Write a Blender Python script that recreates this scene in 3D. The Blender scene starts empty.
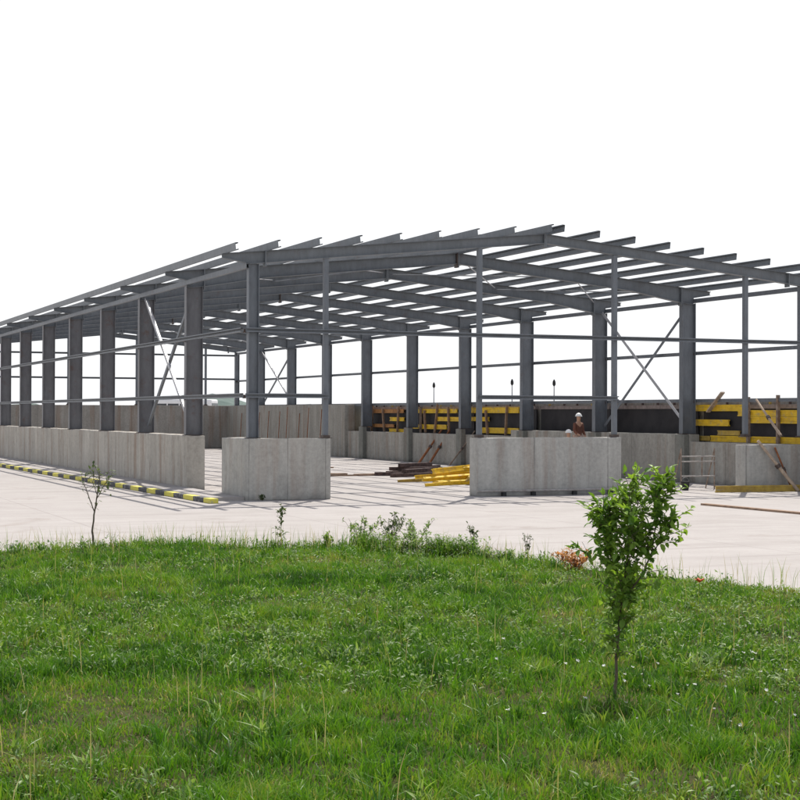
import bpy, bmesh, math, random
import numpy as np
from mathutils import Vector, Matrix
random.seed(7)
rng = np.random.default_rng(11)
sc = bpy.context.scene
COL = sc.collection
R = math.radians

# ------------------------------------------------------------------ helpers
WL = {}          # world location of every object with parts


class MB:
    """collects geometry in world coordinates, links it as one mesh object"""
    def __init__(s):
        s.v = []; s.f = []; s.m = []; s.mi = 0

    def add(s, vs, fs):
        b = len(s.v)
        s.v += [tuple(v) for v in vs]
        s.f += [tuple(b + i for i in f) for f in fs]
        s.m += [s.mi] * len(fs)

    def box(s, x0, x1, y0, y1, z0, z1):
        s.add([(x0, y0, z0), (x1, y0, z0), (x1, y1, z0), (x0, y1, z0), (x0, y0, z1), (x1, y0, z1), (x1, y1, z1), (x0, y1, z1)],
              [(0, 3, 2, 1), (4, 5, 6, 7), (0, 1, 5, 4), (1, 2, 6, 5), (2, 3, 7, 6), (3, 0, 4, 7)])

    def prism(s, a, b, prof, up=(0, 0, 1), prof2=None):
        """extrude a closed 2-D profile (side, up) from a to b"""
        a = Vector(a); b = Vector(b); d = (b - a).normalized(); up = Vector(up)
        sd = d.cross(up).normalized(); u = sd.cross(d).normalized()
        n = len(prof); p2 = prof2 or prof
        vs = [a + sd * p + u * q for p, q in prof] + [b + sd * p + u * q for p, q in p2]
        fs = [tuple(range(n - 1, -1, -1)), tuple(range(n, 2 * n))]
        fs += [(i, (i + 1) % n, n + (i + 1) % n, n + i) for i in range(n)]
        s.add(vs, fs)

    def bar(s, a, b, w, h, up=(0, 0, 1)):
        s.prism(a, b, [(-w / 2, -h / 2), (w / 2, -h / 2), (w / 2, h / 2), (-w / 2, h / 2)], up)

    def tube(s, pts, rad, n=8):
        pts = [Vector(p) for p in pts]
        rs = rad if isinstance(rad, (list, tuple)) else [rad] * len(pts)
        rings = []
        ref = Vector((0.31, 0.17, 0.93)).normalized()
        for i, p in enumerate(pts):
            d = (pts[min(i + 1, len(pts) - 1)] - pts[max(i - 1, 0)]).normalized()
            r0 = ref if abs(d.dot(ref)) < .95 else Vector((1, 0, 0))
            a = d.cross(r0).normalized(); b = d.cross(a)
            rings.append([p + (a * math.cos(2 * math.pi * k / n) + b * math.sin(2 * math.pi * k / n)) * rs[i] for k in range(n)])
        vs = [v for r in rings for v in r]; fs = []
        for i in range(len(pts) - 1):
            for k in range(n):
                fs.append((i * n + k, i * n + (k + 1) % n, (i + 1) * n + (k + 1) % n, (i + 1) * n + k))
        fs.append(tuple(range(n - 1, -1, -1))); fs.append(tuple(range((len(pts) - 1) * n, len(pts) * n)))
        s.add(vs, fs)

    def mesh(s, name, origin):
        me = bpy.data.meshes.new(name)
        ox, oy, oz = origin
        me.from_pydata([(x - ox, y - oy, z - oz) for x, y, z in s.v], [], s.f)
        me.polygons.foreach_set('material_index', s.m)
        return me

    def build(s, name, mat, parent=None, origin=None, smooth=False, bevel=0):
        if origin is None:
            A = np.array(s.v); lo = A.min(0); hi = A.max(0)
            origin = ((lo[0] + hi[0]) / 2, (lo[1] + hi[1]) / 2, lo[2])
        me = s.mesh(name, origin)
        for m in (mat if isinstance(mat, (list, tuple)) else [mat]):
            me.materials.append(m)
        bm = bmesh.new(); bm.from_mesh(me)
        if bevel:
            bmesh.ops.bevel(bm, geom=[e for e in bm.edges if e.calc_face_angle(0) > .7], offset=bevel, segments=2, affect='EDGES', profile=.6)
        bmesh.ops.recalc_face_normals(bm, faces=bm.faces)
        bm.to_mesh(me); bm.free()
        if smooth:
            me.polygons.foreach_set('use_smooth', [True] * len(me.polygons))
        o = bpy.data.objects.new(name, me); COL.objects.link(o)
        pl = Vector(WL[parent.name]) if parent else Vector((0, 0, 0))
        o.location = Vector(origin) - pl
        if parent: o.parent = parent
        WL[o.name] = tuple(origin)
        return o


def tag(o, label=None, cat=None, group=None, kind=None):
    if label: o['label'] = label
    if cat: o['category'] = cat
    if group: o['group'] = group
    if kind: o['kind'] = kind
    return o


def empty(name, loc, label, cat, group=None):
    o = bpy.data.objects.new(name, None); COL.objects.link(o)
    o.location = loc; o.empty_display_size = .3; WL[o.name] = tuple(loc)
    return tag(o, label, cat, group)


# ------------------------------------------------------------------ materials
def newmat(name):
    m = bpy.data.materials.new(name); m.use_nodes = True
    nt = m.node_tree; N = nt.nodes; L = nt.links
    return m, nt, N, L, N['Principled BSDF']


def pos_noise(N, L, scale, detail=4, rough=.55, stretch=(1, 1, 1), dist=0.0):
    g = N.new('ShaderNodeNewGeometry'); mp = N.new('ShaderNodeMapping'); mp.inputs['Scale'].default_value = stretch
    L.new(g.outputs['Position'], mp.inputs['Vector'])
    n = N.new('ShaderNodeTexNoise'); n.inputs['Scale'].default_value = scale; n.inputs['Detail'].default_value = detail
    n.inputs['Roughness'].default_value = rough; n.inputs['Distortion'].default_value = dist
    L.new(mp.outputs[0], n.inputs['Vector'])
    return n.outputs['Fac']


def ramp(N, L, fac, stops):
    r = N.new('ShaderNodeValToRGB'); e = r.color_ramp.elements
    while len(e) < len(stops): e.new(.5)
    for k, (p, c) in enumerate(stops):
        e[k].position = p; e[k].color = (*c, 1) if len(c) == 3 else c
    L.new(fac, r.inputs[0]); return r.outputs[0]


def mix(N, L, fac, a, b, mode='MIX'):
    m = N.new('ShaderNodeMix'); m.data_type = 'RGBA'; m.blend_type = mode
    if isinstance(fac, (int, float)): m.inputs[0].default_value = fac
    else: L.new(fac, m.inputs[0])
    for s, v in ((6, a), (7, b)):
        if isinstance(v, tuple): m.inputs[s].default_value = (*v, 1)
        else: L.new(v, m.inputs[s])
    return m.outputs[2]


def math_node(N, L, op, a, b=0.0):
    m = N.new('ShaderNodeMath'); m.operation = op
    for s, v in ((0, a), (1, b)):
        if isinstance(v, (int, float)): m.inputs[s].default_value = v
        else: L.new(v, m.inputs[s])
    return m.outputs[0]


def bump(N, L, b, h, strength=.3, dist=.02):
    bp = N.new('ShaderNodeBump'); bp.inputs['Strength'].default_value = strength; bp.inputs['Distance'].default_value = dist
    L.new(h, bp.inputs['Height']); L.new(bp.outputs[0], b.inputs['Normal'])


def simple(name, c1, c2=None, rough=.7, scale=6, metal=0.0, spec=.4, bmp=.15, stretch=(1, 1, 1)):
    m, nt, N, L, b = newmat(name)
    c2 = c2 or tuple(x * .7 for x in c1)
    n = pos_noise(N, L, scale, 5, .6, stretch)
    L.new(ramp(N, L, n, [(.3, c2), (.7, c1)]), b.inputs['Base Color'])
    b.inputs['Roughness'].default_value = rough; b.inputs['Metallic'].default_value = metal
    b.inputs['Specular IOR Level'].default_value = spec
    if bmp: bump(N, L, b, n, bmp, .01)
    return m


def concrete(name, light, dark, rust=0.0, seam=1.22, seam_axis=1, seam_off=0.0, rustcol=(.22, .12, .07)):
    m, nt, N, L, b = newmat(name)
    big = pos_noise(N, L, .55, 5, .6)
    fine = pos_noise(N, L, 9, 8, .7)
    streak = pos_noise(N, L, 2.6, 5, .65, (1, 1, .11))
    c = ramp(N, L, big, [(.3, dark), (.7, light)])
    blot = pos_noise(N, L, 1.6, 6, .7, (1, 1, .6), .6)
    c = mix(N, L, ramp(N, L, blot, [(.5, (0, 0, 0)), (.62, (.7, .7, .7))]), c, tuple(x * .6 for x in dark))
    c = mix(N, L, .55, c, ramp(N, L, streak, [(.3, tuple(x * .66 for x in dark)), (.48, dark), (.72, tuple(min(1, x * 1.12) for x in light))]))
    c = mix(N, L, .35, c, ramp(N, L, fine, [(.3, tuple(x * .7 for x in dark)), (.7, tuple(min(1, x * 1.15) for x in light))]))
    if rust:
        rs = pos_noise(N, L, 1.9, 4, .6, (1.3, 1.3, .09), .2)
        f = ramp(N, L, rs, [(.52, (0, 0, 0)), (.68, (rust,) * 3)])
        c = mix(N, L, f, c, rustcol)
    # shutter joints: thin vertical lines of darker paste, uneven
    g = N.new('ShaderNodeNewGeometry'); sp = N.new('ShaderNodeSeparateXYZ'); L.new(g.outputs['Position'], sp.inputs[0])
    a = math_node(N, L, 'ADD', sp.outputs[seam_axis], 100 * seam + seam_off)
    a = math_node(N, L, 'DIVIDE', a, seam); a = math_node(N, L, 'FRACT', a)
    a = math_node(N, L, 'SUBTRACT', a, .5); a = math_node(N, L, 'ABSOLUTE', a)
    line = ramp(N, L, a, [(.486, (0, 0, 0)), (.497, (1, 1, 1))])
    wear = ramp(N, L, pos_noise(N, L, 1.7, 3), [(.35, (.15, .15, .15)), (.65, (.7, .7, .7))])
    c = mix(N, L, mix(N, L, 1, line, wear, 'MULTIPLY'), c, tuple(x * .45 for x in dark))
    # soiled foot of the wall
    ft = math_node(N, L, 'ADD', sp.outputs[2], math_node(N, L, 'MULTIPLY', pos_noise(N, L, 3, 4), .5))
    foot = ramp(N, L, ft, [(.16, (.75, .75, .75)), (.42, (0, 0, 0))])
    c = mix(N, L, foot, c, tuple(x * .45 for x in dark))
    # small blow holes
    v = N.new('ShaderNodeTexVoronoi'); v.inputs['Scale'].default_value = 7; L.new(g.outputs['Position'], v.inputs['Vector'])
    hole = ramp(N, L, v.outputs['Distance'], [(.03, (.6, .6, .6)), (.07, (0, 0, 0))])
    c = mix(N, L, hole, c, tuple(x * .4 for x in dark))
    L.new(c, b.inputs['Base Color']); b.inputs['Roughness'].default_value = .92; b.inputs['Specular IOR Level'].default_value = .2
    h = mix(N, L, .5, fine, big)
    h = mix(N, L, 1, h, line, 'SUBTRACT')
    bump(N, L, b, h, .45, .03)
    return m


def steel(name, c1, c2, rust=.25, rough=.5):
    m, nt, N, L, b = newmat(name)
    c = ramp(N, L, pos_noise(N, L, .8, 5, .6), [(.3, c2), (.7, c1)])
    c = mix(N, L, .4, c, ramp(N, L, pos_noise(N, L, 7, 6, .7, (1, 1, .3)), [(.3, tuple(x * .7 for x in c2)), (.7, tuple(x * 1.15 for x in c1))]))
    f = ramp(N, L, pos_noise(N, L, 2.3, 8, .75), [(.56, (0, 0, 0)), (.68, (rust,) * 3)])
    c = mix(N, L, f, c, (.11, .055, .035))
    L.new(c, b.inputs['Base Color']); b.inputs['Roughness'].default_value = rough
    b.inputs['Specular IOR Level'].default_value = .45
    bump(N, L, b, pos_noise(N, L, 12, 4), .08, .01)
    return m


M = {}
M['steel'] = steel('steel_primer', (.16, .178, .2), (.11, .122, .14))
M['steel_roof'] = steel('roof_steel_primer', (.175, .192, .21), (.115, .128, .142), .3)
M['steel_brown'] = steel('weathered_column_primer', (.155, .157, .17), (.105, .104, .112), .6)
M['brace'] = steel('galvanised_brace', (.42, .43, .46), (.3, .31, .33), .1, .4)
M['plate'] = steel('rusty_plate', (.09, .06, .05), (.05, .04, .035), .8)
M['conc_front'] = concrete('front_concrete', (.52, .51, .475), (.35, .345, .325), .25, 2.44, 0, 1.3)
M['conc_corner'] = concrete('corner_concrete', (.51, .495, .455), (.35, .34, .315), .25, 1.1, 0, .18)
M['conc_left'] = concrete('left_wall_concrete', (.54, .51, .455), (.36, .335, .295), .45, 1.22, 1)
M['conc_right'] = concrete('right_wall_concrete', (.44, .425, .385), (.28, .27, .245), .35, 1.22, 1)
M['conc_far'] = concrete('far_wall_concrete', (.4, .38, .35), (.27, .255, .23), .5, 1.22, 0)
M['conc_tall'] = concrete('tall_wall_concrete', (.42, .405, .37), (.28, .27, .24), .4, 1.22, 1)
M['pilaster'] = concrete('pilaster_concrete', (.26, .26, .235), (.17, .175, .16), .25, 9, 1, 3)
M['panel'] = simple('black_plywood', (.03, .027, .03), (.014, .013, .016), .75, 2.2)
M['panel_rim'] = simple('grey_pinkish_timber', (.3, .25, .24), (.16, .13, .12), .8, 5)
M['yellow'] = simple('yellow_lacquered_timber', (.85, .58, .03), (.62, .38, .02), .6, 5, 0, .35, .15, (1, 1, 1))
M['yellow_old'] = simple('dirty_yellow_timber', (.56, .4, .08), (.33, .22, .06), .8, 4)
M['orange_old'] = simple('weathered_orange_timber', (.48, .24, .08), (.26, .12, .05), .8, 4)
M['dark_timber'] = simple('dark_timber', (.12, .075, .065), (.035, .025, .025), .85, 7)
M['plank'] = simple('plank_timber', (.36, .24, .16), (.17, .11, .075), .85, 6)
M['pale_timber'] = simple('pale_timber', (.5, .4, .3), (.3, .22, .17), .85, 8)
M['rust'] = simple('rusty_steel', (.34, .13, .05), (.16, .06, .03), .85, 9)
M['prop'] = simple('prop_steel', (.33, .27, .22), (.15, .09, .06), .7, 7)
M['galv'] = simple('galvanised_tube', (.42, .4, .38), (.25, .22, .2), .5, 8)
M['black'] = simple('black_rubber', (.03, .03, .032), (.015, .015, .015), .7, 8)
M['white_paint'] = simple('white_vehicle_paint', (.8, .8, .8), (.7, .7, .7), .35, 1, 0, .5, 0)
M['glass_dark'] = simple('dark_window_glass', (.03, .035, .04), (.02, .022, .03), .1, 1, 0, .6, 0)
M['bark'] = simple('bark', (.16, .13, .09), (.07, .055, .04), .9, 30)


def leafmat(name, c1, c2, trans=.35):
    m, nt, N, L, b = newmat(name)
    at = N.new('ShaderNodeAttribute'); at.attribute_name = 'tint'
    c = ramp(N, L, at.outputs['Fac'], [(0, c2), (1, c1)])
    L.new(c, b.inputs['Base Color']); b.inputs['Roughness'].default_value = .5; b.inputs['Specular IOR Level'].default_value = .3
    tr = N.new('ShaderNodeBsdfTranslucent')
    L.new(mix(N, L, 1, c, (1.25, 1.3, .6), 'MULTIPLY'), tr.inputs[0])
    mx = N.new('ShaderNodeMixShader'); mx.inputs[0].default_value = trans
    L.new(b.outputs[0], mx.inputs[1]); L.new(tr.outputs[0], mx.inputs[2])
    L.new(mx.outputs[0], N['Material Output'].inputs[0])
    return m


M['leaf'] = leafmat('shrub_leaf', (.25, .38, .06), (.085, .18, .03))
M['leaf_mix'] = leafmat('lawn_weed_leaf', (.26, .36, .12), (.06, .14, .025))
M['leaf_twig'] = leafmat('dull_leaf', (.13, .17, .08), (.05, .08, .03))
M['leaf_grey'] = leafmat('weed_leaf', (.3, .38, .2), (.1, .18, .05))
M['leaf_dry'] = leafmat('dry_orange_leaf', (.6, .27, .14), (.4, .2, .08))

for k_ in ('yellow', 'yellow_old'):
    nt = M[k_].node_tree; N = nt.nodes; L = nt.links; b = N['Principled BSDF']
    src = b.inputs['Base Color'].links[0].from_socket
    c = mix(N, L, ramp(N, L, pos_noise(N, L, 3.3, 7, .75, (1, 1, 2)), [(.54, (0, 0, 0)), (.66, (.75, .75, .75))]), src, (.33, .29, .2))
    c = mix(N, L, ramp(N, L, pos_noise(N, L, 11, 4, .6, (1, .12, 1)), [(.5, (0, 0, 0)), (.75, (.5, .5, .5))]), c, (.3, .17, .03))
    L.new(c, b.inputs['Base Color'])

# ------------------------------------------------------------------ the setting
# paved ground reaching the horizon
m, nt, N, L, b = newmat('pale_concrete_paving')
big = pos_noise(N, L, .12, 5, .6); mid = pos_noise(N, L, .9, 6, .65); fine = pos_noise(N, L, 14, 6, .7)
c = ramp(N, L, big, [(.3, (.34, .32, .302)), (.7, (.4, .38, .362))])
c = mix(N, L, .4, c, ramp(N, L, mid, [(.3, (.27, .245, .228)), (.55, (.37, .345, .328)), (.75, (.43, .405, .388))]))
c = mix(N, L, .25, c, ramp(N, L, fine, [(.3, (.27, .24, .225)), (.7, (.43, .395, .38))]))
track = pos_noise(N, L, .5, 4, .6, (.25, 2.2, 1), .3)
c = mix(N, L, ramp(N, L, track, [(.52, (0, 0, 0)), (.72, (.5, .5, .5))]), c, (.25, .225, .21))
g = N.new('ShaderNodeNewGeometry'); sp = N.new('ShaderNodeSeparateXYZ'); L.new(g.outputs['Position'], sp.inputs[0])
wob = math_node(N, L, 'MULTIPLY', pos_noise(N, L, .7, 3), .05)
for ax, per, off in ((0, 5.0, 1.2), (1, 5.5, 2.9)):
    a = math_node(N, L, 'ADD', math_node(N, L, 'ADD', sp.outputs[ax], wob), 200 * per + off)
    a = math_node(N, L, 'ABSOLUTE', math_node(N, L, 'SUBTRACT', math_node(N, L, 'FRACT', math_node(N, L, 'DIVIDE', a, per)), .5))
    c = mix(N, L, ramp(N, L, a, [(.495, (0, 0, 0)), (.4985, (.42, .42, .42))]), c, (.16, .14, .13))
st = pos_noise(N, L, .35, 6, .7, (1, 1, 1), .8)
c = mix(N, L, ramp(N, L, st, [(.58, (0, 0, 0)), (.68, (.45, .45, .45))]), c, (.24, .205, .18))
L.new(c, b.inputs['Base Color']); b.inputs['Roughness'].default_value = .9; b.inputs['Specular IOR Level'].default_value = .2
bump(N, L, b, fine, .2, .01)
M['paving'] = m
gmb = MB(); S = 2500
gmb.add([(-S, -S, 0), (S, -S, 0), (S, S, 0), (-S, S, 0)], [(0, 1, 2, 3)])
tag(gmb.build('ground', M['paving'], origin=(0, 0, 0)), kind='structure')

# paved strip beside the left wall with a striped kerb
m, nt, N, L, b = newmat('striped_kerb_paint')
g = N.new('ShaderNodeNewGeometry'); sp = N.new('ShaderNodeSeparateXYZ'); L.new(g.outputs['Position'], sp.inputs[0])
a = math_node(N, L, 'FRACT', math_node(N, L, 'DIVIDE', math_node(N, L, 'ADD', sp.outputs[1], 200.3), 1.9))
worn = pos_noise(N, L, 7, 6, .7)
a = math_node(N, L, 'ADD', a, math_node(N, L, 'MULTIPLY', math_node(N, L, 'SUBTRACT', worn, .5), .03))
c = ramp(N, L, a, [(.0, (.035, .037, .045)), (.495, (.035, .037, .045)), (.505, (.6, .54, .07)), (1, (.6, .54, .07))])
c = mix(N, L, ramp(N, L, worn, [(.52, (0, 0, 0)), (.68, (.8, .8, .8))]), c, (.3, .29, .27))
L.new(c, b.inputs['Base Color']); b.inputs['Roughness'].default_value = .7
M['kerb'] = m
k = MB(); k.bar((-1.47, -1.35, .065), (-4.0, 95, .065), .24, .13)
tag(k.build('kerb', M['kerb'], bevel=.02), kind='structure')
k = MB(); k.add([(-.285, -.15, .0), (-1.37, -.15, .0), (-3.87, 95, .0), (-.285, 95, 0), (-.285, -.15, .1), (-1.37, -.15, .1), (-3.87, 95, .1), (-.285, 95, .1)], [(0, 1, 2, 3), (4, 5, 6, 7), (0, 1, 5, 4), (1, 2, 6, 5), (2, 3, 7, 6), (3, 0, 4, 7)])
tag(k.build('pavement', M['paving']), kind='structure')

# lawn soil
EDGE = [(-60, -13.6), (-20, -13.8), (-8.9, -14.4), (-6.6, -13.9), (-5.3, -14.0), (-4.6, -15.2), (-3.6, -15.8), (-2.5, -17.2), (-1.6, -19.0), (-.9, -21.3), (-.1, -24.3), (.7, -28), (1.2, -34), (1.5, -60)]
m, nt, N, L, b = newmat('lawn_soil')
c = ramp(N, L, pos_noise(N, L, 1.5, 6, .7), [(.3, (.04, .03, .018)), (.5, (.045, .05, .016)), (.7, (.07, .06, .025))])
L.new(c, b.inputs['Base Color']); b.inputs['Roughness'].default_value = 1; b.inputs['Specular IOR Level'].default_value = .1
bump(N, L, b, pos_noise(N, L, 8, 6, .7), .6, .05)
M['soil'] = m
e = MB()
poly = []
for i in range(len(EDGE) - 1):
    x0, y0 = EDGE[i]; x1, y1 = EDGE[i + 1]; n = 12
    for j in range(n):
        t = j / n; poly.append((x0 + (x1 - x0) * t + random.uniform(-.06, .06), y0 + (y1 - y0) * t + random.uniform(-.08, .08), .012))
poly += [(1.5, -60, .012), (-60, -60, .012)]
e.add(poly[::-1], [tuple(range(len(poly)))])
tag(e.build('lawn', M['soil'], origin=(-10, -30, 0)), kind='structure')

# ------------------------------------------------------------------ steel frame of the hall
D = 6.177; NB = 10; XR = 17.73; OH = .905; YE = NB * D + .9
H = 1.67
def ztop(X): return 7.84 - .0985 * abs(X - 8.87)
B = empty('steel_hall_frame', (8.87, 0, 0), 'blue grey steel frame of a large open hall without cladding, on concrete walls', 'building frame')


def ibeam(mb, a, b, d1, d2, w=.2, tf=.016, tw=.012, up=(0, 0, 1)):
    """tapered I section; a, b = top line of the section, web hangs below along -up"""
    a = Vector(a); b = Vector(b)
    def rect(x0, x1, y0, y1): return [(x0, y0), (x1, y0), (x1, y1), (x0, y1)]
    mb.prism(a, b, rect(-w / 2, w / 2, -tf, 0), up)
    mb.prism(a, b, rect(-tw / 2, tw / 2, -d1 + tf, -tf), up, rect(-tw / 2, tw / 2, -d2 + tf, -tf))
    mb.prism(a, b, rect(-w / 2, w / 2, -d1, -d1 + tf), up, rect(-w / 2, w / 2, -d2, -d2 + tf))


def column(x, y, z0, z1, depth, w, mat, name='column'):
    mb = MB(); tf = .02
    mb.box(x - depth / 2, x - depth / 2 + tf, y - w / 2, y + w / 2, z0 + .025, z1)
    mb.box(x + depth / 2 - tf, x + depth / 2, y - w / 2, y + w / 2, z0 + .025, z1)
    mb.box(x - depth / 2 + tf, x + depth / 2 - tf, y - .008, y + .008, z0 + .025, z1)
    c = mb.build(name, mat, B)
    p = MB(); p.box(x - depth / 2 - .04, x + depth / 2 + .04, y - w / 2 - .04, y + w / 2 + .04, z0 + .002, z0 + .025)
    p.build('base_plate', M['plate'], c)
    return c


PUR_T = .2
for i in range(NB + 1):
    y = i * D
    end = i in (0, NB)
    zr = 2.85 if i >= 7 else H
    kz = ztop(0) - PUR_T - .004
    if end:
        column(-.02, y, H if i == 0 else 2.85, kz - .34, .3, .2, M['steel'])
        column(XR + .3, y, zr, kz - .34, .3, .2, M['steel'])
        dk, dr = .34, .28
    else:
        column(0, y, H, kz - .52, .53, .24, M['steel_brown'])
        column(XR, y, zr, kz - .52, .53, .24, M['steel'])
        dk, dr = .54, .36
    for s in (-1, 1):
        mb = MB()
        xe = 8.87 + s * 8.87; xk = 8.87 + s * 6.6
        P = lambda X: (X, y, ztop(X) - PUR_T - .004)
        xo = 8.87 + s * 9.78                       # stub carrying the eave purlin
        apex = Vector(P(8.87)) + Vector((s * .012, 0, 0))
        ibeam(mb, P(xk), apex, dr + .03, dr) if s > 0 else ibeam(mb, P(xk), apex, dr + .03, dr)
        ibeam(mb, P(8.87 + s * 8.6), P(xk), dk, dr + .03)
        ibeam(mb, P(xo), P(8.87 + s * 9.14), .13, .3, .16)
        ibeam(mb, P(8.87 + s * 9.14), P(8.87 + s * 8.6), dk, dk)
        r = mb.build('rafter', M['steel_roof'], B)
        for X, dd in ((8.87 + s * 8.56, dk + .1), (8.87 + s * .022, dr + .12)):
            ep = MB(); z = ztop(X) - PUR_T
            ep.box(X - .018, X + .018, y - .115, y + .115, z - dd, z + .0)
            for zz in (.05, .5, .95):
                for sy in (-1, 1):
                    ep.tube([(X - s * .015, y + sy * .075, z - dd * zz * .9 - .03), (X - s * .04, y + sy * .075, z - dd * zz * .9 - .03)], .018, 6)
            ep.build('end_plate', M['plate'] if X * s < 8.6 * s and i % 3 == 1 else M['steel_roof'], r)

# gable posts
for y, zb in ((0, H), (NB * D, 2.85)):
    for k_, x in enumerate((2.08, 6.78, 11.23, 15.87)):
        mb = MB(); z1 = ztop(x) - PUR_T - .3
        z0 = zb if not (y == 0 and k_ == 3) else H
        w = .13
        mb.box(x - w / 2, x - w / 2 + .01, y - .07, y + .07, z0 + .02, z1)
        mb.box(x + w / 2 - .01, x + w / 2, y - .07, y + .07, z0 + .02, z1)
        mb.box(x - w / 2 + .01, x + w / 2 - .01, y - .07, y - .06, z0 + .02, z1)
        mb.box(x - w / 2 + .01, x + w / 2 - .01, y + .06, y + .07, z0 + .02, z1)
        c = mb.build('gable_post', M['steel'], B)
        p = MB(); p.box(x - .16, x + .16, y - .14, y + .14, z0 + .002, z0 + .02)
        p.box(x - .1, x + .1, y - .12, y + .12, z0 + .018, z0 + .09)
        p.build('base_plate', M['plate'], c)


def cprof(w, d, t, sgn=1, lip=.03):
    p = [(0, 0), (w, 0), (w, lip), (w - t, lip), (w - t, t), (t, t), (t, d - t), (w - t, d - t), (w - t, d - lip), (w, d - lip), (w, d), (0, d)]
    p = [((x - w / 2) * sgn, y - d / 2) for x, y in p]
    return p if sgn > 0 else p[::-1]


pur = [-.74 + 1.178 * k_ for k_ in range(9)] + [9.03 + 1.178 * k_ for k_ in range(9)]
for x in pur:
    mb = MB(); zc = ztop(x) - PUR_T / 2
    slope = .0985 if x < 8.87 else -.0985
    oh = OH + random.uniform(-.03, .03)
    up = Vector((-slope, 0, 1)).normalized()
    mb.prism((x, -oh, zc), (x, YE, zc), cprof(.08, PUR_T, .006, 1 if x < 8.87 else -1), up)
    p_ = mb.build('purlin', M['steel_roof'], B)
# eave struts under the purlins, along both sides
for x, z in ((-.2, 6.36), (XR + .27, 6.33)):
    mb = MB()
    mb.prism((x, -.12, z), (x, NB * D + .12, z), cprof(.1, .14, .006, 1), (0, 0, 1))
    mb.build('eave_strut', M['steel'], B)
# side girts
for x, z in ((-.34, 4.62), (-.34, 2.84), (XR + .36, 4.5), (XR + .36, 2.84)):
    mb = MB()
    y0 = -.05
    mb.prism((x, y0, z), (x, NB * D + .1, z), cprof(.09, .12, .005, 1 if x > 0 else -1), (0, 0, 1))
    g_ = mb.build('side_girt', M['steel'], B)
    for i in range(NB + 1):
        xx = x + (.05 if x < 0 else -.05); x2 = xx + (.07 if x < 0 else -.07)
        cl = MB(); cl.box(min(xx, x2), max(xx, x2), i * D - .05, i * D + .05, z - .08, z + .02)
        cl.build('cleat', M['plate'], g_)
# gable girts
for y, spans in ((-.13, [(-.25, 18.0, 4.62), (-.25, 2.14, 2.84), (6.72, 11.3, 2.84)]), (NB * D + .13, [(-.3, 18, 4.62), (-.3, 18, 6.2)])):
    for x0, x1, z in spans:
        mb = MB(); mb.prism((x0, y, z), (x1, y, z), cprof(.08, .12, .005, 1), (0, 0, 1))
        mb.build('gable_girt', M['steel'], B)
# wall bracing: flat angles crossing in the second and ninth bays
def angle(a, b_, mat, nrm=(1, 0, 0), w=.12):
    mb = MB(); mb.prism(a, b_, [(0, 0), (w, 0), (w, .008), (.008, .008), (.008, w), (0, w)], nrm)
    return mb.build('brace', mat, B)
for x, off in ((-.05, 0), (XR + .05, .04)):
    for b0 in (1, 8):
        y0, y1 = b0 * D + .15, (b0 + 1) * D - .15
        hi = 6.2; lo = (1.95 if b0 == 1 or x < 1 else 3.0)
        angle((x - .05, y1, hi), (x - .05, y0, lo), M['brace'])
        angle((x + .05, y0, hi), (x + .05, y1, lo), M['steel'])
# roof bracing rods and struts
for b0 in (1, 8):
    for x0, x1 in ((.3, 4.5), (4.5, 8.7), (9.0, 13.2), (13.2, 17.4)):
        for ya, yb in ((b0 * D + .1, (b0 + 1) * D - .1), ((b0 + 1) * D - .1, b0 * D + .1)):
            mb = MB(); dz = .03 if ya < yb else -.03
            mb.tube([(x0, ya, ztop(x0) - .38 + dz), (x1, yb, ztop(x1) - .38 + dz)], .02, 6)
            mb.build('roof_brace', M['brace'] if ya < yb else M['steel'], B)
# short stays from the lower rafter flange up to the purlins
for i in range(1, 8):
    for x in (3.99, 7.0, 10.7, 13.75):
        mb = MB(); y = i * D
        xs = min(pur, key=lambda q: abs(q - x))
        mb.bar((xs, y + .02, ztop(xs) - .55), (xs, y + .42, ztop(xs) - .2), .05, .008)
        mb.build('rafter_stay', M['brace'] if i < 3 else M['steel'], B)

# ------------------------------------------------------------------ concrete walls
def rough_box(name, boxes, mat, label, parent=None, bev=.018):
    mb = MB()
    for b_ in boxes: mb.box(*b_)
    o = mb.build(name, mat, parent, bevel=bev)
    if label: tag(o, label, 'wall')
    return o


def wall_poly(name, pts, z1, mat, label):
    """extruded plan outline with a slightly uneven poured top"""
    bm = bmesh.new()
    cx = sum(p[0] for p in pts) / len(pts); cy = sum(p[1] for p in pts) / len(pts)
    # subdivide outline
    out = []
    for i in range(len(pts)):
        a = Vector(pts[i]); b_ = Vector(pts[(i + 1) % len(pts)]); n = max(1, int((b_ - a).length / .35))
        for j in range(n): out.append(a + (b_ - a) * j / n)
    lo = [bm.verts.new((p.x - cx, p.y - cy, 0)) for p in out]
    hi = [bm.verts.new((p.x - cx, p.y - cy, z1 + random.uniform(-.012, .012))) for p in out]
    n = len(out)
    bm.faces.new(lo[::-1]); top = bm.faces.new(hi)
    for i in range(n): bm.faces.new((lo[i], lo[(i + 1) % n], hi[(i + 1) % n], hi[i]))
    bmesh.ops.recalc_face_normals(bm, faces=bm.faces)
    ed = [e_ for e_ in bm.edges if e_.calc_face_angle(0) > .7]
    bmesh.ops.bevel(bm, geom=ed, offset=.016, segments=2, affect='EDGES', profile=.5)
    me = bpy.data.meshes.new(name); bm.to_mesh(me); bm.free(); me.materials.append(mat)
    o = bpy.data.objects.new(name, me); COL.objects.link(o); o.location = (cx, cy, 0); WL[o.name] = (cx, cy, 0)
    tag(o, label, 'wall'); return o


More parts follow.
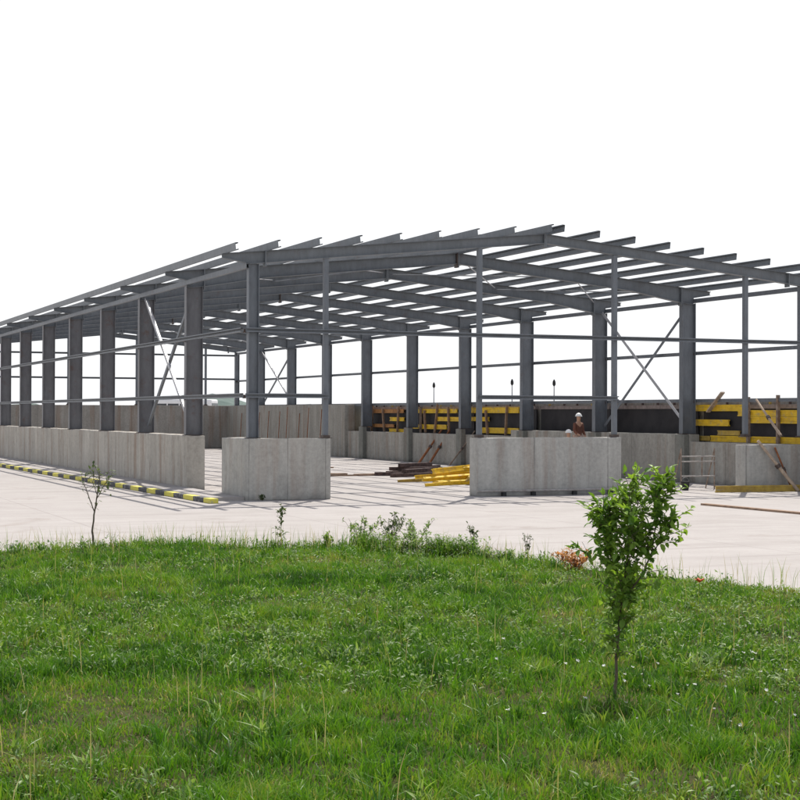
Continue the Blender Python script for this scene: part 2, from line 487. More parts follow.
wall_poly('concrete_wall', [(-.28, 5.85), (.28, 5.85), (.28, 69), (-.28, 69)], H, M['conc_left'], 'long pale stained concrete wall on the left carrying the closely lined columns beside the striped kerb')
wall_poly('concrete_wall', [(-.28, -.21), (2.17, -.21), (2.17, .3), (.28, .3), (.28, 2.08), (-.28, 2.08)], H, M['conc_corner'], 'grey L shaped concrete corner block under the front left corner column, moss at its foot')
wb2 = wall_poly('concrete_wall', [(6.62, -.21), (11.36, -.21), (11.36, .3), (6.62, .3)], H, M['conc_front'], 'free standing grey concrete wall block in the middle of the open gable, low pipe along its foot')
wall_poly('concrete_wall', [(15.72, -.21), (18.02, -.21), (18.02, .3), (15.72, .3)], 1.43, M['conc_front'], 'bluish grey concrete wall block at the right end of the gable, leaning props before it')
wall_poly('concrete_wall', [(17.62, .31), (18.02, .31), (18.02, 5.85), (17.62, 5.85)], 1.42, M['conc_right'], 'lower right wall piece behind the scaffold trestle, under the brightest yellow beams')
rw = wall_poly('concrete_wall', [(17.62, 5.86), (18.02, 5.86), (18.02, 19.8), (17.62, 19.8)], H, M['conc_right'], 'concrete wall along the right side, behind the middle wall block and the crossed bracing')
wall_poly('concrete_wall', [(17.62, 19.81), (18.02, 19.81), (18.02, 39.6), (17.62, 39.6)], 1.42, M['conc_right'], 'lower concrete wall piece with the two leaning orange props and the yellow heap before it')
for i in range(1, 7):
    mb = MB(); mb.box(17.4, 17.617, i * D - .3, i * D + .3, 0, H - .004)
    mb.build('pilaster', M['pilaster'], rw, bevel=.012)
wall_poly('concrete_wall', [(17.45, 39.6), (18.02, 39.6), (18.02, 62), (17.45, 62)], 2.85, M['conc_tall'], 'tall concrete wall at the far right end of the hall with rusty streaks')
wall_poly('concrete_wall', [(18.45, -6), (18.9, -6), (18.9, 42), (18.45, 42)], 2.82, M['conc_tall'], 'tall pale topped concrete wall behind the black formwork panels on the right')
wall_poly('concrete_wall', [(-.28, 62), (18.02, 62), (18.02, 62.5), (-.28, 62.5)], 2.85, M['conc_far'], 'tall brown streaked concrete wall closing the far end of the hall')

# pipe rail at the foot of the middle block
t = empty('foot_pipe', (9, -.36, 0), 'thin grey pipe on small black blocks at the foot of the middle wall block', 'pipe')
mb = MB(); mb.tube([(6.55, -.36, .15), (9, -.355, .148), (11.4, -.36, .15)], .035, 8); mb.build('pipe', M['galv'], t)
for x in (7.4, 8.35, 9.7, 10.9):
    mb = MB(); mb.box(x - .06, x + .06, -.42, -.3, 0, .115); mb.build('support_block', M['black'], t)

# ------------------------------------------------------------------ formwork on the right wall
segs = [(-1.6, 6.0), (6.35, 12.1), (12.5, 18.3), (18.7, 24.5), (24.9, 30.7), (31.1, 38.6)]
names6 = ['nearest black formwork panel, behind the yellow beams at the right edge of the photo',
          'black formwork panel behind the crossed bracing right of the middle wall block',
          'black formwork panel behind the worker in brown',
          'black formwork panel just right of the tall thin gable post, partly under yellow beams',
          'black formwork panel with the leaning orange props before it',
          'farthest black formwork panel, under the weathered orange beams']
for (y0, y1), lb in zip(segs, names6):
    t = empty('formwork_panel', (18.3, (y0 + y1) / 2, H), lb, 'formwork panel', 'black formwork panels above the right wall')
    mb = MB(); mb.box(18.28, 18.34, y0, y1, 1.3, 2.56); mb.build('plywood_face', M['panel'], t)
    mb = MB(); mb.box(18.22, 18.36, y0 - .02, y1 + .02, 2.563, 2.7); mb.build('top_timber', M['panel_rim'], t)
    for j in range(int((y1 - y0) / 1.15)):
        mb = MB(); yy = y0 + .4 + j * 1.15 + random.uniform(-.1, .1)
        hgt = random.choice([.1, .12, .16, .2])
        mb.box(18.3, 18.36, yy - .04, yy + .04, 2.702, 2.7 + hgt)
        mb.build('clamp', M['dark_timber'] if random.random() < .7 else M['yellow_old'], t)

BC = {}
def hbeam_mesh(Lg, mat, h=.2):
    key = (round(Lg, 2), mat.name, round(h, 2))
    if key not in BC:
        mb = MB(); w = .08; f = h * .2; tw = .03
        pr = [(-w/2, 0), (w/2, 0), (w/2, f), (tw/2, f), (tw/2, h - f), (w/2, h - f), (w/2, h), (-w/2, h), (-w/2, h - f), (-tw/2, h - f), (-tw/2, f), (-w/2, f)]
        mb.prism((-Lg / 2, 0, 0), (Lg / 2, 0, 0), pr)
        me = mb.mesh('timber_beam', (0, 0, 0)); me.materials.append(mat)
        bm = bmesh.new(); bm.from_mesh(me); bmesh.ops.recalc_face_normals(bm, faces=bm.faces); bm.to_mesh(me); bm.free()
        BC[key] = me
    return BC[key]


def hbeam(c, Lg, rz, mat, label, group, ry=0, rx=0, h=.2, name='formwork_beam', cat='beam'):
    o = bpy.data.objects.new(name, hbeam_mesh(Lg, mat, h)); COL.objects.link(o)
    o.location = c; o.rotation_euler = (rx, ry, rz)
    return tag(o, label, cat, group)


Yl, Yo, Og = M['yellow'], M['yellow_old'], M['orange_old']
walers = [
 (-1.4, 3.7, 2.31, .2, Yl, 'bright yellow beam nearest the right edge, topmost on the formwork'),
 (-1.5, 3.0, 2.08, .22, Yl, 'thick bright yellow beam right under the topmost one at the right edge'),
 (3.3, 6.9, 2.48, .22, Yl, 'dull yellow beam high on the formwork just right of the big near column'),
 (4.26, 7.0, 1.97, .22, Yl, 'short yellow beam at mid height just right of the big near column'),
 (3.62, 4.92, 1.66, .16, Yo, 'shortest dull yellow beam lying on the lowest long one by the near column'),
 (-1.3, 5.35, 1.43, .21, Yl, 'longest bright yellow beam, lowest on the right wall near the right edge'),
 (5.4, 6.9, 1.45, .17, Yo, 'dirty beam end touching the big near column at the top of the low wall'),
 (33.0, 38.2, 2.39, .2, Og, 'weathered orange beam, highest in the farthest formwork bay'),
 (32.95, 34.8, 1.98, .2, Yl, 'short yellow beam at mid height in the farthest formwork bay'),
 (34.3, 37.9, 1.65, .17, Og, 'weathered orange beam low in the farthest formwork bay'),
 (32.95, 34.93, 1.42, .17, Yl, 'lowest short yellow beam in the farthest formwork bay'),
 (26.5, 31.9, 2.39, .2, Yl, 'dull yellow beam highest above the leaning orange props'),
 (26.0, 28.9, 2.01, .2, Yl, 'short yellow beam at mid height above the leaning orange props'),
 (27.7, 31.7, 1.62, .22, Yl, 'long yellow beam resting low behind the orange props'),
 (20.1, 25.6, 2.4, .25, Yl, 'dull yellow beam highest between the two columns behind the thin gable post'),
 (23.1, 25.8, 2.03, .19, Yl, 'yellow beam at mid height crossing behind the thin gable post'),
 (20.1, 24.3, 1.5, .25, Yl, 'thick dirty yellow beam low between the thin gable post and the next column'),
]
for y0, y1, z, h, mt, lb in walers:
    hbeam((18.17 - random.uniform(0, .02), (y0 + y1) / 2, z), y1 - y0, R(90), mt, lb, 'yellow formwork beams fixed on the right wall', h=h)

# upright soldiers over the beams at the right edge
for y, z0, z1, lb in ((3.0, 1.3, 2.95, 'upright timber across the near yellow beams, left of the two'), (1.35, 1.3, 3.0, 'upright timber across the near yellow beams, right of the two'),
                      (30.6, 1.3, 2.62, 'upright timber across the yellow beams in the bay of the orange props')):
    mb = MB(); mb.bar((18.06, y, z0), (18.06, y, z1), .1, .1, (1, 0, 0)); tag(mb.build('upright_timber', M['prop'], bevel=.006), lb, 'timber', 'upright timbers clamping the yellow beams')
proto = None
for y, z1, dy in ((21.2, 2.7, .1), (23.0, 2.5, -.2), (24.1, 2.8, .15), (27.2, 2.65, -.1), (28.9, 2.85, .25), (30.0, 2.5, -.15), (33.6, 2.7, .1), (35.4, 2.6, -.2), (37.2, 2.75, .15)):
    if proto is None:
        mb = MB(); mb.bar((0, 0, 0), (0, 0, 1.3), .09, .09, (1, 0, 0)); proto = mb.build('upright_timber', M['plank'], origin=(0, 0, 0)); o = proto
    else:
        o = proto.copy(); COL.objects.link(o)
    o.location = (18.06, y, 1.44); o.scale = (1, 1, (z1 - 1.4) / 1.3); o.rotation_euler = (dy, 0, 0)
    tag(o, 'brown upright timber before the far yellow beams, left of the middle wall block', 'timber', 'brown uprights on the far formwork')
mb = MB(); mb.bar((18.0, 5.3, 2.45), (18.0, 4.4, 3.12), .05, .16, (1, 0, 0)); tag(mb.build('tilted_board', M['pale_timber'], bevel=.005), 'pale board tilted up above the formwork beside the big near column', 'board')


def prop(a, b_, mat, lb, r=.028):
    a = Vector(a); b_ = Vector(b_)
    t = empty('steel_prop', tuple(b_), lb, 'prop', 'leaning adjustable steel props')
    mid = a.lerp(b_, .5)
    mb = MB(); mb.tube([b_ + Vector((0, 0, .02)), mid], r * 1.25, 10); mb.build('outer_tube', mat, t, smooth=False)
    mb = MB(); mb.tube([mid, a], r, 10); mb.build('inner_tube', mat, t)
    mb = MB(); mb.tube([mid - (a - b_).normalized() * .06, mid + (a - b_).normalized() * .06], r * 1.9, 10); mb.build('collar', M['plate'], t)
    mb = MB(); mb.box(b_.x - .07, b_.x + .07, b_.y - .07, b_.y + .07, b_.z, b_.z + .012); mb.build('foot_plate', M['plate'], t)
    return t


prop((16.15, -.27, 1.56), (17.3, -.75, 0), M['pale_timber'], 'long pale prop leaning on the top corner of the right wall block', .045)
prop((16.78, -.27, 1.35), (17.25, -.55, 0), M['rust'], 'shorter rusty prop standing close beside the long pale one', .03)
prop((17.4, 1.6, 2.85), (17.2, -.0, 1.69), M['pale_timber'], 'short light prop slanting across the near yellow beams above the right wall block', .035)
prop((18.0, 27.9, 1.62), (16.85, 28.0, 0), M['rust'], 'rusty orange prop, left of the pair under the yellow beams at the far column', .045)
prop((18.0, 27.0, 1.6), (17.05, 27.2, 0), M['rust'], 'rusty orange prop, right of the pair under the yellow beams at the far column', .045)
prop((18.0, 24.2, 1.6), (16.9, 24.6, 0), M['prop'], 'thin grey brown prop left of the thin gable post, behind the yellow pile', .03)

# trestle frame by the right block
t = empty('scaffold_trestle', (15.05, 1.4, 0), 'low light scaffold trestle standing before the concrete wall near the right end', 'trestle')
for x in (14.45, 15.68):
    mb = MB(); mb.tube([(x, 1.4, 0), (x, 1.4, 1.3)], .022, 8); mb.build('leg', M['prop'], t)
    mb = MB(); mb.tube([(x, 1.9, 0), (x, 1.4, 1.28)], .018, 8); mb.build('leg', M['prop'], t)
for z in (.42, .88, 1.04):
    mb = MB(); mb.tube([(14.45, 1.37, z), (15.68, 1.37, z)], .02, 8); mb.build('rail', M['galv'], t)
mb = MB(); mb.tube([(15.2, 1.37, .44), (15.2, 1.37, 1.02)], .02, 8); mb.build('rail', M['prop'], t)
t = empty('black_bucket', (14.35, 1.0, 0), 'small black bucket on the ground left of the scaffold trestle', 'bucket')
mb = MB(); mb.tube([(14.35, 1, 0), (14.35, 1, .26), (14.35, 1, .28)], [.1, .14, .145], 14); mb.build('pail', M['black'], t, smooth=False)
mb = MB(); mb.tube([(14.35 + .13 * math.cos(a), 1.0, .28 + .12 * math.sin(a)) for a in [math.pi * q / 8 for q in range(9)]], .006, 5); mb.build('handle', M['galv'], t)
hbeam((16.2, -.62, 0), 3.5, R(-3), Yo, 'long dirty yellow beam lying on the ground at the foot of the right wall block', None, h=.2)

# yellow beams heaped on the hall floor
g1 = 'yellow beams heaped on the hall floor'
heap = [(9.3, 6.6, 0, 3.0, 31), (10.3, 6.9, 0, 3.2, 14), (9.9, 8.0, 0, 3.4, 46), (10.9, 8.4, 0, 3.0, 22), (10.2, 9.4, 0, 3.6, 8), (11.7, 9.2, 0, 3.3, 50),
        (9.8, 7.2, .2, 3.2, 18), (10.5, 7.6, .2, 3.2, 58), (10.0, 8.5, .2, 3.4, 27), (11.1, 8.9, .2, 3.0, 2), (9.9, 7.7, .4, 2.9, 37), (10.8, 8.3, .4, 2.9, 12)]
lbs = ['nearest yellow beam of the floor heap, on the ground', 'second yellow beam of the floor heap from the front, on the ground', 'third yellow beam of the floor heap from the front, longest in the bottom layer, on the ground',
       'fourth yellow beam of the floor heap, on the ground turned slightly away', 'fifth yellow beam of the floor heap, on the ground toward the back', 'rearmost yellow beam of the floor heap, pointing out to the right',
       'nearest yellow beam in the second layer of the floor heap', 'second layer yellow beam of the heap pointing to the front right', 'second layer yellow beam in the middle of the heap', 'rearmost second layer yellow beam, strongly turned',
       'top yellow beam of the heap, turned most toward the back', 'top yellow beam of the heap, turned toward the front right']
for (x, y, z, l_, a), lb in zip(heap, lbs):
    hbeam((x - .35, y + .1, z), l_, R(a), Yl if random.random() < .85 else Yo, lb, g1, h=random.choice([.16, .18, .13]), rx=R(random.choice([0, 0, 14, -20, 35])), ry=R(random.uniform(-2.5, 0)))
g2 = 'dark timbers heaped behind the yellow beams'
dk = [(11.0, 13.0, 0, 2.4, 18), (10.9, 14.0, 0, 2.2, -14), (11.9, 15.6, 0, 2.6, 22), (12.8, 16.8, 0, 2.4, 4), (11.3, 13.6, .2, 2.2, 40), (12.0, 15.4, .2, 2.1, -10), (13.0, 16.9, .2, 2.0, 30), (12.2, 15.9, .4, 2.2, 34)]
lbs = ['nearest dark timber of the heap, on the floor', 'second dark timber of the heap, on the floor', 'longest dark timber of the heap, on the floor', 'rearmost dark timber lying on the floor',
       'nearest dark timber in the second layer', 'middle dark timber in the second layer, turned away', 'rear dark timber in the second layer', 'topmost dark timber of the heap']
for (x, y, z, l_, a), lb in zip(dk, lbs):
    mb = MB(); mb.bar((-l_ / 2, 0, .07), (l_ / 2, 0, .07), .2, .14)
    o = mb.build('dark_timber', M['dark_timber'], origin=(0, 0, 0), bevel=.01); o.location = (x - .4, y + .6, z); o.location.z *= .7; o.rotation_euler = (0, 0, R(a)); tag(o, lb, 'timber', g2)
g3 = 'planks scattered on the hall floor'
pl = [(8.9, 15.0, 3.2, 2, 'brown plank on the floor left of the dark timber heap'), (6.9, 16.6, 4.0, -4, 'longest brown plank on the floor, right behind the corner block'),
      (10.0, 15.9, 2.2, 14, 'short brown plank behind the left end of the dark timber heap'), (7.6, 20.5, .5, 40, 'small offcut of plank on the open floor'), (10.6, 23.5, .6, 10, 'small offcut of plank near the far wall foot')]
for x, y, l_, a, lb in pl:
    mb = MB(); mb.box(-l_ / 2, l_ / 2, -.12, .12, 0, .05)
    o = mb.build('plank', M['plank'], origin=(0, 0, 0), bevel=.004); o.location = (x, y, 0); o.rotation_euler = (0, 0, R(a)); tag(o, lb, 'plank', g3)
mb = MB(); mb.box(-.09, .09, -2.3, 2.3, 0, .05); o = mb.build('plank', M['plank'], origin=(0, 0, 0), bevel=.004); o.location = (10.36, -8.5, 0)
o.rotation_euler = (0, 0, R(1)); tag(o, 'long thin brown plank lying on the road at the right edge', 'plank')

# rusty bars standing before the far right wall
lb = 'thin rusty bar standing among others before the far right tall wall'
proto = None
for j in range(9):
    y = 43 + j * 1.9 + random.uniform(-.3, .3); x = 17.25 - random.uniform(0, .15); hh = random.uniform(2.3, 2.75)
    if proto is None:
        mb = MB(); mb.tube([(0, 0, 0), (.15, .02, 2.6)], .022, 6); proto = mb.build('rusty_bar', M['rust'], origin=(0, 0, 0)); o = proto
    else:
        o = proto.copy(); COL.objects.link(o)
    o.location = (x, y, 0); o.scale = (1, 1, hh / 2.6); tag(o, lb, 'bar', 'rusty bars before the far right wall')

# thin poles beyond the right wall
for (x, y, z), lb in (((20.6, 25.68, 3.7), 'thin pole with a small dark head, nearest the right side of the thin gable post'),
                      ((20.6, 21.5, 3.6), 'thin pole with a small dark head beyond the formwork, left of the worker in brown'),
                      ((20.6, 34.8, 3.7), 'farthest thin pole with a small dark head, beyond the beams with orange props')):
    t = empty('lamp_pole', (x, y, 0), lb, 'pole', 'thin poles beyond the right wall')
    mb = MB(); mb.tube([(x, y, 0), (x, y, z)], [.04, .02], 8); mb.build('pole', M['steel'], t)
    mb = MB(); mb.tube([(x, y, z), (x, y, z + .08), (x, y, z + .2), (x, y, z + .3)], [.03, .075, .065, .02], 10); mb.build('lamp_head', M['black'], t)

# ------------------------------------------------------------------ workers
def skin_mesh(name, verts, edges, mat, parent, loc, root=0, sub=2):
    me = bpy.data.meshes.new(name); me.from_pydata([v[0] for v in verts], edges, [])
    o = bpy.data.objects.new(name, me); COL.objects.link(o)
    sk = o.modifiers.new('skin', 'SKIN'); sk.use_smooth_shade = True
    sv = me.skin_vertices[0].data
    for i_, v in enumerate(verts):
        r = v[1]; sv[i_].radius = r if isinstance(r, tuple) else (r, r); sv[i_].use_root = (i_ == root)
    ss = o.modifiers.new('sub', 'SUBSURF'); ss.levels = sub; ss.render_levels = sub
    me.materials.append(mat); o.parent = parent; o.location = loc
    return o


def worker(loc, rz, lb, jacket, trousers, hat, lean=0.0):
    t = empty('person', loc, lb, 'person'); t.rotation_euler = (0, 0, rz)
    skin = simple('skin_tone', (.5, .3, .2), (.4, .22, .15), .5, 20)
    V = [((0, 0, .96), (.13, .1)), ((0, 0, 1.15), (.125, .095)), ((0, .0, 1.36), (.16, .1)), ((0, 0, 1.48), (.06, .06)), ((0, .015, 1.56), (.062, .068)), ((0, .02, 1.64), (.078, .095)), ((0, .01, 1.72), (.07, .085)),
         ((.1, 0, .9), (.085, .09)), ((.11, .02, .5), (.058, .06)), ((.12, -.01, .09), (.04, .045)), ((.125, .12, .04), (.04, .03)),
         ((-.1, 0, .9), (.085, .09)), ((-.11, .05, .5), (.058, .06)), ((-.12, .03, .09), (.04, .045)), ((-.125, .16, .04), (.04, .03)),
         ((.19, 0, 1.4), (.055, .055)), ((.25, .02, 1.13), (.042, .042)), ((.24, .22, 1.0), (.03, .03)), ((.22, .3, .98), (.035, .02)),
         ((-.19, 0, 1.4), (.055, .055)), ((-.26, .0, 1.13), (.042, .042)), ((-.27, .12, .92), (.03, .03)), ((-.27, .16, .84), (.035, .02))]
    Ed = [(0, 1), (1, 2), (2, 3), (3, 4), (4, 5), (5, 6), (0, 7), (7, 8), (8, 9), (9, 10), (0, 11), (11, 12), (12, 13), (13, 14), (2, 15), (15, 16), (16, 17), (17, 18), (2, 19), (19, 20), (20, 21), (21, 22)]
    skin_mesh('body', V, Ed, skin, t, (0, 0, 0))
    gr = lambda r, k_: (r[0] * k_ + .012, r[1] * k_ + .012)
    J = [(V[i_][0], gr(V[i_][1], 1.12)) for i_ in (0, 1, 2, 15, 16, 17, 19, 20, 21)]
    J[0] = ((0, 0, .9), (.16, .13)); J[5] = ((.243, .19, 1.02), (.045, .045)); J[8] = ((-.268, .1, .95), (.045, .045))
    skin_mesh('jacket', J, [(0, 1), (1, 2), (2, 3), (3, 4), (4, 5), (2, 6), (6, 7), (7, 8)], jacket, t, (0, 0, 0), 1)
    T = [((0, 0, .95), (.145, .115))] + [(V[i_][0], gr(V[i_][1], 1.12)) for i_ in (7, 8, 9, 11, 12, 13)]
    skin_mesh('trousers', T, [(0, 1), (1, 2), (2, 3), (0, 4), (4, 5), (5, 6)], trousers, t, (0, 0, 0))
    bm = bmesh.new(); bmesh.ops.create_uvsphere(bm, u_segments=24, v_segments=12, radius=.118)
    bmesh.ops.delete(bm, geom=[v for v in bm.verts if v.co.z < -.01], context='VERTS')
    be = [e_ for e_ in bm.edges if e_.is_boundary]
    r = bmesh.ops.extrude_edge_only(bm, edges=be)
    for v in [q for q in r['geom'] if isinstance(q, bmesh.types.BMVert)]: v.co.x *= 1.18; v.co.y *= 1.25; v.co.z -= .008
    me = bpy.data.meshes.new('hard_hat'); bm.to_mesh(me); bm.free(); me.materials.append(hat)
    me.polygons.foreach_set('use_smooth', [True] * len(me.polygons))
    o = bpy.data.objects.new('hard_hat', me); COL.objects.link(o); o.parent = t; o.location = (0, .015, 1.69)
    sm = o.modifiers.new('thick', 'SOLIDIFY'); sm.thickness = .004
    # nose and boots
    bt = MB()
    for s, yy in ((1, 0), (-1, .04)):
        bt.box(s * .12 - .05, s * .12 + .05, yy - .09, yy + .19, 0, .09)
    me = bt.mesh('boots', (0, 0, 0)); me.materials.append(M['black']); o = bpy.data.objects.new('boots', me); COL.objects.link(o); o.parent = t
    bv = o.modifiers.new('b', 'BEVEL'); bv.width = .03; bv.segments = 3
    return t


whitehat = simple('white_helmet', (.85, .85, .82), (.8, .8, .78), .35, 3, 0, .5, 0)
brown = simple('brown_jacket', (.2, .08, .05), (.09, .04, .03), .9, 6)
paletr = simple('pale_trousers', (.5, .38, .33), (.35, .25, .2), .9, 6)
navy = simple('navy_overalls', (.03, .035, .08), (.02, .02, .05), .9, 6)
# platform the first worker stands on
t = empty('work_platform', (15.9, 10.8, 0), 'low trestle platform of planks behind the middle wall block, carrying the worker in brown', 'platform')
mb = MB(); mb.box(15.5, 16.9, 10.3, 11.3, .55, .6); mb.build('deck', M['plank'], t)
for x in (15.6, 16.8):
    for y in (10.4, 11.2):
        mb = MB(); mb.tube([(x, y, 0), (x, y, .548)], .03, 8); mb.build('leg', M['prop'], t)
worker((15.95, 10.8, .6), R(200), 'worker in brown jacket, pale trousers and white hard hat standing behind the middle wall block', brown, paletr, whitehat)
worker((15.1, 10.0, 0), R(170), 'worker in dark blue with white hard hat, only head showing above the middle wall block', navy, navy, whitehat)

# ------------------------------------------------------------------ far vehicles, woods
t = empty('white_minibus', (22.5, 92, 0), 'tall white minibus with dark windows far behind the hall, above the end wall', 'minibus')
BW, BL, BH = 2.3, 5.2, 3.52
th = R(-30)
def loc2(x, y, z):
    c_, s_ = math.cos(th), math.sin(th); return (22.5 + x * c_ - y * s_, 92 + x * s_ + y * c_, z)
def obox(x0, x1, y0, y1, z0, z1):
    mb = MB(); mb.box(x0, x1, y0, y1, z0, z1); mb.v = [loc2(*v) for v in mb.v]; return mb
obox(-BL/2, BL/2, -BW/2, BW/2, .45, BH).build('body', M['white_paint'], t, bevel=.15)
for k_ in range(4):
    obox(-BL/2 + .35 + k_ * 1.05, -BL/2 + 1.3 + k_ * 1.05, -BW/2 - .012, -BW/2 + .05, 2.2, 3.15).build('window', M['glass_dark'], t)
obox(BL/2 - .05, BL/2 + .012, -BW/2 + .12, BW/2 - .12, 1.9, 3.2).build('windscreen', M['glass_dark'], t)
for x in (-BL/2 + 1.0, BL/2 - 1.0):
    for y in (-BW/2 + .1, BW/2 - .1):
        mb = MB(); mb.tube([(x, y - .13, .45), (x, y + .13, .45)], .45, 20); mb.v = [loc2(*v) for v in mb.v]; mb.build('wheel', M['black'], t)

m, nt, N, L, b = newmat('haze_tinted_woods')
c = ramp(N, L, pos_noise(N, L, .12, 6, .7), [(.3, (.06, .095, .085)), (.7, (.13, .17, .15))])  # paler, bluer than real foliage: distance haze is put into the colour
L.new(c, b.inputs['Base Color']); b.inputs['Roughness'].default_value = 1
w = MB()
nx, ny = 260, 5
vs = []; fs = []
for i in range(nx):
    a = R(-12) + i / (nx - 1) * R(75)       # azimuth from +Y
    hmain = 4.6 + .5 * math.sin(i * .19) + .4 * math.sin(i * .53 + 1) + .3 * math.sin(i * 1.37) + random.uniform(-.3, .4)
    hmain += 4.6 * math.exp(-((math.degrees(a) - 15.2) / 1.9) ** 4) + 2.6 * math.exp(-((math.degrees(a) - 31.6) / 1.2) ** 2)
    for j in range(ny):
        d = 560 + j * 22; z = (0, .72, 1, .9, 0)[j] * hmain * (1 + random.uniform(-.05, .05))
        vs.append((-13 + d * math.sin(a), -42 + d * math.cos(a), z))
for i in range(nx - 1):
    for j in range(ny - 1):
        fs.append((i * ny + j, (i + 1) * ny + j, (i + 1) * ny + j + 1, i * ny + j + 1))
w.add(vs, fs)
tag(w.build('distant_woods', m, origin=(0, 500, 0)), 'low haze tinted blue green belt of woods along the horizon behind the hall', 'woods', kind='stuff')

# ------------------------------------------------------------------ grass
def lattice_noise(x, y, s, seed):
    r_ = np.random.default_rng(seed); G = r_.random((256, 256))
    u = x / s + 57.3; v = y / s + 83.1
    i = np.floor(u).astype(int); j = np.floor(v).astype(int); fu = u - i; fv = v - j
    fu = fu * fu * (3 - 2 * fu); fv = fv * fv * (3 - 2 * fv)
    g_ = lambda a, b_: G[a % 256, b_ % 256]
    return (g_(i, j) * (1 - fu) + g_(i + 1, j) * fu) * (1 - fv) + (g_(i, j + 1) * (1 - fu) + g_(i + 1, j + 1) * fu) * fv


EX = np.array([p[0] for p in EDGE]); EY = np.array([p[1] for p in EDGE])
def inside(x, y, grow=0.0):
    return y < np.interp(x, EX, EY) + grow


CAM = np.array([-13.0358, -41.998]); YAW = .3918
def scatter(dens_fn, dmin, dmax, half, step=1.0):
    """random points in a wedge in front of the lawn, density by distance (fewer where they cannot be told apart)"""
    out = []
    d = dmin
    while d < dmax:
        wd = half(d); n = int(dens_fn(d) * wd * 2 * step)
        f_ = d + rng.random(n) * step; r_ = (rng.random(n) * 2 - 1) * wd
        x = CAM[0] + f_ * math.sin(YAW) + r_ * math.cos(YAW); y = CAM[1] + f_ * math.cos(YAW) - r_ * math.sin(YAW)
        out.append(np.stack([x, y, f_], 1)); d += step
    return np.concatenate(out)


def blades_mesh(name, px, py, h, w, az, lean, tint, mat, label, cat=None, tw=None):
    n = len(px)
    ca, sa = np.cos(az), np.sin(az)
    fx = rng.uniform(0, 2 * np.pi, n) if tw is None else tw
    wx, wy = np.cos(fx) * w / 2, np.sin(fx) * w / 2
    V = np.zeros((n, 5, 3), np.float32)
    mx = px + ca * lean * h * .32; my = py + sa * lean * h * .32; mz = h * .58
    tx = px + ca * lean * h; ty = py + sa * lean * h; tz = h * np.sqrt(np.clip(1 - .55 * lean ** 2, .15, 1))
    V[:, 0] = np.stack([px - wx, py - wy, np.zeros(n)], 1); V[:, 1] = np.stack([px + wx, py + wy, np.zeros(n)], 1)
    V[:, 2] = np.stack([mx + wx * .85, my + wy * .85, mz], 1); V[:, 3] = np.stack([mx - wx * .85, my - wy * .85, mz], 1)
    V[:, 4] = np.stack([tx, ty, tz], 1)
    me = bpy.data.meshes.new(name)
    me.vertices.add(n * 5); me.vertices.foreach_set('co', V.reshape(-1))
    base = np.arange(n, dtype=np.int32)[:, None] * 5
    loops = np.concatenate([base + np.array([0, 1, 2, 3]), base + np.array([3, 2, 4])], 1).reshape(-1)
    me.loops.add(len(loops)); me.loops.foreach_set('vertex_index', loops.astype(np.int32))
    st = (np.arange(n, dtype=np.int32)[:, None] * 7 + np.array([0, 4])).reshape(-1)
    me.polygons.add(n * 2); me.polygons.foreach_set('loop_start', st.astype(np.int32))
    me.polygons.foreach_set('loop_total', np.tile([4, 3], n).astype(np.int32))
    me.update(calc_edges=True)
    at = me.attributes.new('tint', 'FLOAT', 'POINT'); at.data.foreach_set('value', np.repeat(tint, 5).astype(np.float32))
    me.materials.append(mat)
    o = bpy.data.objects.new(name, me); COL.objects.link(o)
    tag(o, label, cat, kind='stuff'); return o


m, nt, N, L, b = newmat('grass_blades')
at = N.new('ShaderNodeAttribute'); at.attribute_name = 'tint'
c = ramp(N, L, at.outputs['Fac'], [(0, (.024, .066, .007)), (.25, (.058, .17, .012)), (.5, (.135, .29, .02)), (.74, (.23, .33, .04)), (.88, (.29, .25, .09)), (1, (.52, .44, .26))])
L.new(c, b.inputs['Base Color']); b.inputs['Roughness'].default_value = .45; b.inputs['Specular IOR Level'].default_value = .35
tr = N.new('ShaderNodeBsdfTranslucent'); L.new(mix(N, L, 1, c, (1.2, 1.25, .6), 'MULTIPLY'), tr.inputs[0])
mx = N.new('ShaderNodeMixShader'); mx.inputs[0].default_value = .3
L.new(b.outputs[0], mx.inputs[1]); L.new(tr.outputs[0], mx.inputs[2]); L.new(mx.outputs[0], N['Material Output'].inputs[0])
M['grass'] = m

half = lambda d: d * .29 + 1.6
P = scatter(lambda d: 2600 * min(1, (11 / d) ** 1.25), 8.0, 31.5, half)
P = P[inside(P[:, 0], P[:, 1], .03)]
cl = lattice_noise(P[:, 0], P[:, 1], 1.1, 1) * .6 + lattice_noise(P[:, 0], P[:, 1], .38, 2) * .4
dead = np.clip((lattice_noise(P[:, 0], P[:, 1], .35, 31) * .5 + lattice_noise(P[:, 0], P[:, 1], 1.2, 32) * .5 - .5) * 5, 0, 1)
keep = rng.random(len(P)) < (.4 + .9 * np.clip(cl - .15, 0, 1)) * (1 - .4 * dead)
P = P[keep]; cl = cl[keep]
n = len(P)
